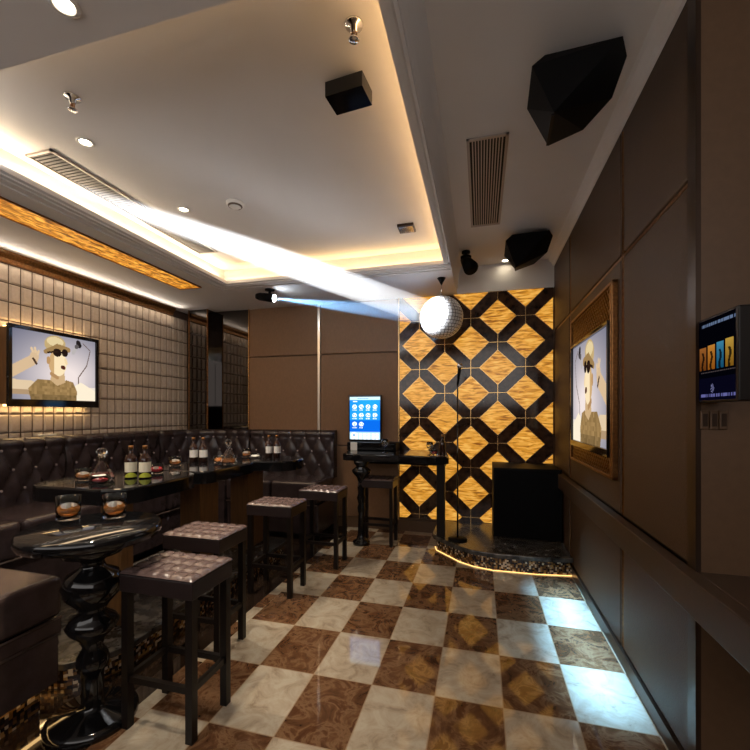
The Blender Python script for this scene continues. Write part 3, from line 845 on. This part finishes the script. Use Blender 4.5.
def rrect(x0, x1, y0, y1, r, n=8):
    P = []
    for cx, cy, a0 in ((x1-r,y1-r,0),(x0+r,y1-r,90),(x0+r,y0+r,180),(x1-r,y0+r,270)):
        for k in range(n+1):
            a = math.radians(a0+90*k/n); P.append((cx+r*math.cos(a), cy+r*math.sin(a)))
    return P
def bar_table(x0, x1, y0, y1, r, ped, label):
    p = thing('bar_table', label, 'table', ((x0+x1)/2,(y0+y1)/2,.0), 'black bar tables by the sofa')
    obj('tabletop', MB().prism(rrect(x0,x1,y0,y1,r), .815, .90, bev=.012), 'black', p)
    for q in ped: obj('pedestal', MB().box(q[0],q[1],q[2],q[3],.13,.815,.004), 'walnut', p)
    return p
# long plinth with mosaic front carrying the bar tables
pl = [(-2.62,1.62),(-2.5,1.50),(-2.30,1.42),(-2.02,1.40),(-1.88,1.44),(-1.77,1.53),(-1.72,1.66),(-1.72,3.35),(-1.78,3.42),(-2.45,3.42),(-2.62,3.3)]
p = thing('table_plinth', 'low dark plinth with gold mosaic sides under the bar tables', 'plinth', (-2.1,2.4,0))
obj('plinth_top', MB().prism(pl, .10, .13, bev=.006), 'marble', p)
obj('mosaic_side', MB().prism([(a+(.02 if a < -2.2 else -.02), b+(.02 if b < 2.4 else -.02)) for a, b in pl], 0, .10), 'mosaic', p)
bar_table(-2.50,-1.79,1.66,2.32,.16,((-2.05,-1.91,1.775,1.86),),'black bar table nearest the long sofa, holding two labelled bottles')
bar_table(-2.36,-1.79,2.34,2.98,.10,((-2.12,-1.95,2.47,2.68),),'black bar table in the middle, holding the tall decanter')
bar_table(-2.36,-1.52,3.00,3.42,.17,((-2.10,-1.93,3.05,3.30),),'black bar table at the far end before the back sofa')

# ------------------------------------------------------------------ sofas
def ribbon(path, z0, z1, thick, sx=.165, sz=.15, A=.028, ds=.016, dz=.018):
    """tufted upholstered back: path is a list of (x,y); front lies on the left-hand normal side"""
    P = [Vector((a,b)) for a,b in path]
    L = [0]
    for a, b in zip(P[:-1], P[1:]): L.append(L[-1]+(b-a).length)
    tot = L[-1]
    nu = max(4, int(tot/ds)); nv = max(4, int((z1-z0)/dz))
    def at(s):
        for k in range(len(P)-1):
            if s <= L[k+1]+1e-9:
                t_ = (s-L[k])/(L[k+1]-L[k]); d = (P[k+1]-P[k]).normalized()
                return P[k].lerp(P[k+1], t_), Vector((-d.y, d.x))
    n = max(1, round(tot/sx)); sx = tot/n
    vs = []; fs = []
    for j in range(nv+1):
        t_ = (z1-z0)*j/nv
        for i in range(nu+1):
            s = tot*i/nu
            q, nn = at(min(s, tot))
            tt = (z1-z0-.09)-t_                       # distance below the top roll
            if tt > -.005:
                a = s/sx + tt/(2*sz); b = s/sx - tt/(2*sz)
                d = A*(abs(math.sin(PI*a))*abs(math.sin(PI*b)))**.4
            else:
                d = A*1.15*abs(math.sin(PI*s/sx/1.0))**.25
                k = max(0., (t_-(z1-z0-.05))/.05); d -= .05*(1-math.sqrt(max(0,1-k*k)))
                k2 = min(1, (-tt)/.03); d = d*k2 + (1-k2)*A*.2 if -tt < .03 else d
            e = min(s, tot-s); d -= .018*max(0, 1-e/.02)
            vs.append((q.x+nn.x*d, q.y+nn.y*d, z0+t_))
    for j in range(nv):
        for i in range(nu):
            a = j*(nu+1)+i; fs.append((a, a+1, a+nu+2, a+nu+1))
    m_ = MB(); m_.add(vs, fs, True)
    # rear, top and sides
    rb = []
    for i in range(nu+1):
        q, nn = at(min(tot*i/nu, tot)); rb.append((q-nn*thick))
    base = []
    for z in (z0, z1): base += [(r.x, r.y, z) for r in rb]
    off = nv*(nu+1); nn1 = nu+1
    allv = [vs[i] for i in range(nn1)] + [vs[off+i] for i in range(nn1)] + base
    f2 = []
    for i in range(nu):
        f2.append((nn1+i, nn1+i+1, 3*nn1+i+1, 3*nn1+i))       # top
        f2.append((2*nn1+i+1, 2*nn1+i, 3*nn1+i, 3*nn1+i+1))   # rear
        f2.append((i+1, i, 2*nn1+i, 2*nn1+i+1))               # bottom
    m_.add(allv, f2)
    for col_, sgn in ((0,1),(nu,-1)):                          # end caps
        ev = [vs[j*(nu+1)+col_] for j in range(nv+1)] + [(rb[col_].x, rb[col_].y, z1), (rb[col_].x, rb[col_].y, z0)]
        idx = list(range(len(ev)))
        m_.add(ev, [idx if sgn < 0 else idx[::-1]])
    n_rows = int((z1-z0-.09)/sz*2)
    m_.cur = 1
    for q_ in range(0, n_rows+1):
        for k in range(0, n+1):
            s_ = (k + (.5 if q_ % 2 else 0))*sx
            if .03 < s_ < tot-.03 and z1-.09-q_*sz > z0+.03:
                c_, nn_ = at(s_)
                m_.sphere((c_.x+nn_.x*.004, c_.y+nn_.y*.004, z1-.09-q_*sz), .011, 8, 6)
    return m_
ZSE = .60
def sofa_straight(label, kind, a0, a1):
    """kind 'left': along Y on the left wall; 'back': along X on the back wall"""
    if kind == 'left':
        p = thing('sofa_section', label, 'sofa', (-3.25,(a0+a1)/2,0), 'leather sofa sections')
        obj('backrest', ribbon([(-3.46,a1-.004),(-3.46,a0+.004)], .57, 1.105, .135), ['leather','button'], p)
        obj('base', MB().box(-3.58,-2.90,a0+.005,a1-.005,.06,.36,.01), 'leather', p); obj('plinth', MB().box(-3.55,-2.96,a0+.02,a1-.02,0,.06), 'blacksat', p)
        n = 2
        for k in range(n):
            s0, s1 = a0+(a1-a0)*k/n, a0+(a1-a0)*(k+1)/n
            obj('seat_cushion', MB().box(-3.44,-2.87,s0+.006,s1-.006,.365,ZSE,.035,4), 'leather', p)
        obj('piping', MB().tube((-2.885,a0+.01,.362),(-2.885,a1-.01,.362),.007), 'piping', p)
    else:
        p = thing('sofa_section', label, 'sofa', ((a0+a1)/2,4.0,0), 'leather sofa sections')
        obj('backrest', ribbon([(a1-.004,4.24),(a0+.004,4.24)][::-1][::-1], .57, 1.105, .10), ['leather','button'], p)
        obj('base', MB().box(a0+.005,a1-.005,3.79,4.34,.06,.36,.01), 'leather', p); obj('plinth', MB().box(a0+.02,a1-.02,3.85,4.32,0,.06), 'blacksat', p)
        n = 2
        for k in range(n):
            s0, s1 = a0+(a1-a0)*k/n, a0+(a1-a0)*(k+1)/n
            obj('seat_cushion', MB().box(s0+.006,s1-.006,3.76,4.22,.365,ZSE,.035,4), 'leather', p)
        obj('piping', MB().tube((a0+.01,3.775,.362),(a1-.01,3.775,.362),.007), 'piping', p)
    return p
sofa_straight('tufted dark leather sofa section at far left below the television', 'left', 1.22, 2.67)
sofa_straight('tufted dark leather sofa section between television and corner pillar', 'left', 2.67, 3.72)
sofa_straight('tufted dark leather sofa section against the taupe back wall', 'back', -2.66, -1.59)
# end panel of back sofa
# corner section
p = thing('sofa_section', 'curved dark leather sofa section in the far left corner', 'sofa', (-3.15,4.0,0), 'leather sofa sections')
R_ = .52
arc = [(-3.46,3.73)] + [(-2.94+R_*math.cos(PI-PI/2*k/10), 3.72+R_*math.sin(PI-PI/2*k/10)) for k in range(1,10)] + [(-2.94,4.24),(-2.67,4.24)]
obj('backrest', ribbon(arc[::-1], .57, 1.105, .025), ['leather','button'], p)
seat = [(-3.43,3.73),(-3.40,3.85),(-3.3,4.02),(-3.15,4.14),(-2.94,4.21),(-2.67,4.21),(-2.67,3.77),(-2.78,3.765),(-2.86,3.73)]
obj('seat_cushion', MB().prism(seat, .365, ZSE, bev=.03), 'leather', p)
obj('base', MB().prism([(a*.985-.045, b*.985+.058) for a, b in seat], 0, .36), 'leather', p)
# near end of the sofa in the left foreground
p = thing('sofa_section', 'plain leather sofa end in the left foreground beside the round table', 'sofa', (-2.3,1.0,0), 'leather sofa sections')
NX, NY = -1.79, 1.375
obj('seat_cushion', MB().box(-2.80,NX,.55,NY,.405,.585,.03,4), 'leather2', p)
obj('middle_band', MB().box(-2.80,NX-.004,.555,NY-.005,.335,.40,.008), 'leather2', p)
obj('base', MB().box(-2.80,NX-.012,.56,NY-.012,.115,.33,.01), 'leather2', p)
obj('piping', MB().tube((NX-.002,.56,.402),(NX-.002,NY-.01,.402),.006).tube((NX-.006,.56,.332),(NX-.006,NY-.014,.332),.007), 'piping', p)
obj('plinth', MB().box(-2.78,NX-.06,.6,NY-.06,.0,.115), 'mosaic', p)
obj('led_strip', MB().box(-2.7,NX-.052,.62,NY-.052,.10,.112), 'led', p, 'warm light strip under the sofa end')

# ------------------------------------------------------------------ drinks
def tumbler(x, y, z, label, r=.044, h=.088, liq='whisky', fill=.52, group='whisky tumblers', ice=True):
    p = thing('whisky_glass', label, 'glass', (x,y,z), group)
    obj('glass_body', MB().lathe([(r*.92,0),(r*.97,.004),(r,h*.5),(r,h),(r-.003,h),(r-.003,h*.5),(r*.9,.013),(1e-6,.013)], (x,y,z), 24), 'glass', p)
    obj('drink', MB().lathe([(1e-6,.0145),(r*.88,.0145),(r-.0045,h*.3),(r-.0045,h*fill),(1e-6,h*fill)], (x,y,z), 20), liq, p)
    if ice:
        m_ = MB(); rnd = random.Random(int(x*1000))
        for k in range(4):
            a = k*PI/2+rnd.random(); q = r*.45; s_ = r*.3
            m_.box(x+q*math.cos(a)-s_, x+q*math.cos(a)+s_, y+q*math.sin(a)-s_, y+q*math.sin(a)+s_, z+h*fill-.004, z+h*fill+s_*1.5, .004)
        obj('ice_cubes', m_, 'ice', p)
    return p
g1 = tumbler(-1.805,1.405,TZ, 'whisky glass with ice at the left of the round table', r=.047, h=.105)
dup(g1, (-1.633,1.485,TZ), 'whisky glass with ice at the right of the round table')
def bottle(x, y, z, label, h=.235, r=.037, lab='offwhite', low=True, group='labelled bottles'):
    p = thing('bottle', label, 'bottle', (x,y,z), group)
    obj('bottle_glass', MB().lathe([(r*.9,0),(r,.006),(r,h*.58),(r*.9,h*.64),(r*.42,h*.74),(r*.36,h*.80),(r*.36,h*.93),(1e-6,h*.93)], (x,y,z), 24), 'bottle', p)
    obj('cap', MB().lathe([(r*.42,h*.9),(r*.42,h*1.0),(1e-6,h*1.0)], (x,y,z), 16), 'bronze', p)
    l_ = MB(); n = 14
    for k in range(n+1):
        a = math.radians(-115+140*k/n)
        for zz in (h*.2, h*.5): l_.v.append((x+(r+.0012)*math.cos(a), y+(r+.0012)*math.sin(a), z+zz))
    for k in range(n): l_.f.append((2*k,2*k+2,2*k+3,2*k+1)); l_.mi.append(0); l_.sm.append(True)
    lo = obj('label', l_, lab, p, 'cream label')
    if low:
        l2 = MB()
        for k in range(n+1):
            a = math.radians(-115+140*k/n)
            for zz in (h*.04, h*.04+.026*math.sin(PI*k/n)+.004): l2.v.append((x+(r+.0014)*math.cos(a), y+(r+.0014)*math.sin(a), z+zz))
        for k in range(n): l2.f.append((2*k,2*k+2,2*k+3,2*k+1)); l2.mi.append(0); l2.sm.append(True)
        obj('low_patch', l2, 'lime', p, 'yellow green patch low on the bottle')  # yellow-green patch around the bottle's foot, arched upper edge
    return p
b1 = bottle(-2.083,2.009,.9,'dark bottle with cream label, left of the pair beside the decanter', h=.20, r=.034)
dup(b1, (-1.999,2.031,.9), 'dark bottle with cream label, right of the pair beside the decanter')
b3 = bottle(-2.273,2.80,.9,'slim dark bottle with white label, left of the pair on the middle table', h=.20, r=.032, lab='white', low=False)
dup(b3, (-2.196,2.82,.9), 'slim dark bottle with white label, right of the pair on the middle table')
dup(b3, (-1.855,3.27,.9), 'dark bottle with pale label, left of the pair on the far table')
dup(b3, (-1.785,3.29,.9), 'dark bottle with pale label, right of the pair on the far table')
def decanter(x, y, z, label, h=.2, r=.06, liq='redliq'):
    p = thing('decanter', label, 'decanter', (x,y,z), 'crystal decanters')
    prof = [(r*.85,0),(r,.01),(r*1.02,h*.12),(r*.62,h*.42),(r*.3,h*.6),(r*.26,h*.72),(r*.38,h*.76)]
    inn = [(r*.30,h*.76),(r*.2,h*.72),(r*.24,h*.58),(r*.55,h*.4),(r*.92,h*.12),(r*.8,.02),(1e-6,.02)]
    obj('crystal_body', MB().lathe(prof+inn, (x,y,z), 10, smooth=False), 'glass', p)
    obj('drink', MB().lathe([(1e-6,.022),(r*.78,.022),(r*.88,h*.12),(r*.74,h*.25),(1e-6,h*.25)], (x,y,z), 10, smooth=False), liq, p)
    obj('stopper', MB().lathe([(r*.24,h*.73),(r*.26,h*.78),(r*.42,h*.86),(r*.40,h*.95),(r*.15,h*1.0),(1e-6,h*1.0)], (x,y,z), 8, smooth=False), 'glass', p)
    return p
decanter(-2.15,1.87,.9,'faceted crystal decanter on the near bar table', h=.195, r=.066)
decanter(-1.882,2.71,.9,'tall faceted crystal decanter on the middle bar table', h=.20, r=.062, liq='whisky')
tumbler(-2.29,1.87,.9,'whisky glass left of the faceted decanter on the near bar table', r=.04, h=.07)
tumbler(-2.08,1.80,.9,'low red drink glass in front of the faceted decanter', r=.045, h=.05, liq='redliq', fill=.6)
tumbler(-2.075,2.20,.9,'low amber glass right of the two labelled bottles', r=.045, h=.065, liq='redliq')
tumbler(-2.233,2.55,.9,'whisky glass between the two pairs of bottles', r=.042, h=.07)
tumbler(-2.02,2.78,.9,'whisky glass left of the tall crystal decanter', r=.04, h=.06, ice=False)
tumbler(-2.05,3.22,.9,'amber whisky glass on the far bar table left of the bottles', r=.042, h=.075)
tumbler(-1.95,3.20,.9,'low clear glass on the far bar table beside the bottles', r=.045, h=.04, liq='ice', ice=False, fill=.4)
# glassware on the counter
def goblet(x, y, z, label, s=1.):
    p = thing('wine_glass', label, 'glass', (x,y,z), 'stemmed glasses on the counter')
    obj('bowl', MB().lathe([(.004,.06*s),(.03*s,.075*s),(.038*s,.105*s),(.03*s,.14*s),(.0285*s,.14*s),(.036*s,.105*s),(.028*s,.077*s),(1e-6,.064*s)], (x,y,z), 20), 'glass', p)
    obj('stem', MB().lathe([(.032*s,0),(.03*s,.003),(.004,.008),(.004,.06*s)], (x,y,z), 16), 'glass', p)
goblet(-.93,3.92,.9,'stemmed glass alone on the counter right of the kiosk')
goblet(-.47,3.83,.9,'stemmed glass on the counter end beside the small bottle', .9)
p = thing('tray', 'thin silvery tray on the right end of the bar counter', 'tray', (-.37,3.76,.90))
obj('tray_plate', MB().prism(rrect(-.46,-.31,3.70,3.79,.03), .9005, .908), 'chrome', p)
bottle(-.35,3.80,.9,'small dark bottle on the right end of the counter', h=.2, r=.028, lab='bottle', low=False, group=None)
tumbler(-.42,3.74,.908,'small glass on the silvery tray at the counter end', r=.032, h=.05, liq='redliq', ice=False)

# remote on the sofa back
o = obj('remote_control', MB().box(-3.585,-3.545,2.53,2.66,1.107,1.122,.004), 'white'); tag(o, 'small white remote lying on top of the left sofa back', 'remote')

# ------------------------------------------------------------------ lights
def light(kind, name, loc, energy, col, aim=None, **kw):
    d = bpy.data.lights.new(name, kind); d.energy = energy; d.color = col
    for k, v in kw.items(): setattr(d, k, v)
    o = bpy.data.objects.new(name, d); COL.objects.link(o); o.location = loc
    if aim is not None:
        o.rotation_euler = (Vector(aim)-Vector(loc)).to_track_quat('-Z', 'Y').to_euler()
    return o
WARM = (1.,.66,.30)
def strip(name, p0, p1, w, en, up, col=WARM):
    c_ = (Vector(p0)+Vector(p1))/2; L_ = (Vector(p1)-Vector(p0)).length
    o = light('AREA', name, c_, en, col, shape='RECTANGLE', size=w, size_y=L_)
    z = -Vector(up).normalized(); yv = (Vector(p1)-Vector(p0)).normalized(); xv = yv.cross(z)
    o.rotation_euler = Matrix((xv, yv, z)).transposed().to_euler()
    return o
strip('cove_light_side', (LX0-.075,LY0,ZS+.045), (LX0-.075,LY1,ZS+.045), .03, 7, (.35,0,1), (1.,.80,.55))
strip('cove_light_back', (LX0,LY1+.075,ZS+.045), (LX1,LY1+.075,ZS+.045), .03, 3, (0,-.35,1))
strip('cove_light_right', (LX1+.03,LY0,ZS+.045), (LX1+.03,LY1,ZS+.045), .02, 2., (-.35,0,1), (1.,.6,.25))
strip('cove_light_near', (LX0,LY0-.06,ZS+.045), (LX1,LY0-.06,ZS+.045), .03, .8, (0,.35,1))
for (x, y, z, _) in dls:
    light('SPOT', 'downlight_lamp', (x,y,z-.012), 80 if y < 4 else 14, (1.,.86,.68), (x,y,0), spot_size=math.radians(78 if y < 4 else 12), spot_blend=.7, shadow_soft_size=.02)
strip('cornice_fill_light', (XL+.045,.3,ZS-.09), (XL+.045,4.1,ZS-.09), .02, 1.8, (-.45,0,-1), (1.,.80,.58))  # added wall wash to brighten the padded grid
o = strip('cornice_fill_light', (XL+.065,.3,ZS-.085), (XL+.065,4.1,ZS-.085), .02, 3.0, (.75,0,.6), (1.,.88,.74)); o.data.spread = math.radians(84)  # added uplight to brighten the left soffit
for s, e, colr, hw in ((S1, 17000, (.95,.97,1.), .056), (S2, 3200, (.26,.56,1.), .085)):
    d = (B0-s).normalized()
    light('SPOT', 'beam_lamp', s+d*.062, e, colr, B0, spot_size=2*hw, spot_blend=.6, shadow_soft_size=.01)
light('SPOT', 'stage_spot_lamp', (-.085,3.84,ZR-.215), 90, (.42,.74,1.), (.60,2.45,0), spot_size=math.radians(26), spot_blend=.8, shadow_soft_size=.03)
# light strips behind the television, then an added one under the ledge
strip('tv_back_light', (-3.60,2.28,1.348), (-3.60,2.98,1.348), .02, .9, (.05,0,-1))
strip('tv_back_light', (-3.60,2.28,1.994), (-3.60,2.98,1.994), .02, .6, (.05,0,1))
o = strip('ledge_fill_light', (.675,1.95,.631), (.675,3.25,.631), .02, 10, (-.20,0,-1), (.26,.60,1.)); o.data.spread = math.radians(44)  # added lamp for the bluish floor patch along the wall
strip('onyx_strip_light', (-2.845,.4,ZS-.008), (-2.845,3.44,ZS-.008), .2, 16, (0,0,-1), (1.,.74,.46))


wd = bpy.data.worlds.new('World'); S.world = wd; wd.use_nodes = True
wd.node_tree.nodes['Background'].inputs[0].default_value = (1.,.945,.905,1)
wd.node_tree.nodes['Background'].inputs[1].default_value = 2.0  # added even fill through the open near side, brightening the ceilings

# ------------------------------------------------------------------ camera
cam = bpy.data.cameras.new('Camera'); co = bpy.data.objects.new('Camera', cam); COL.objects.link(co)
co.location = (0,0,1.3); co.rotation_euler = (PI/2, 0, math.atan(106/402.))
cam.sensor_width = 36; cam.lens = 402./750*36; cam.shift_y = (413-375)/750.
cam.clip_start = .02
S.camera = co
S.view_settings.view_transform = 'Standard'; S.view_settings.look = 'None'
S.view_settings.gamma = 1; S.view_settings.exposure = 0.; S.view_settings.use_curve_mapping = False
S.cycles.max_bounces = 8; S.cycles.diffuse_bounces = 4; S.cycles.glossy_bounces = 4; S.cycles.transmission_bounces = 8; S.cycles.volume_bounces = 0
S.cycles.sample_clamp_indirect = 6.
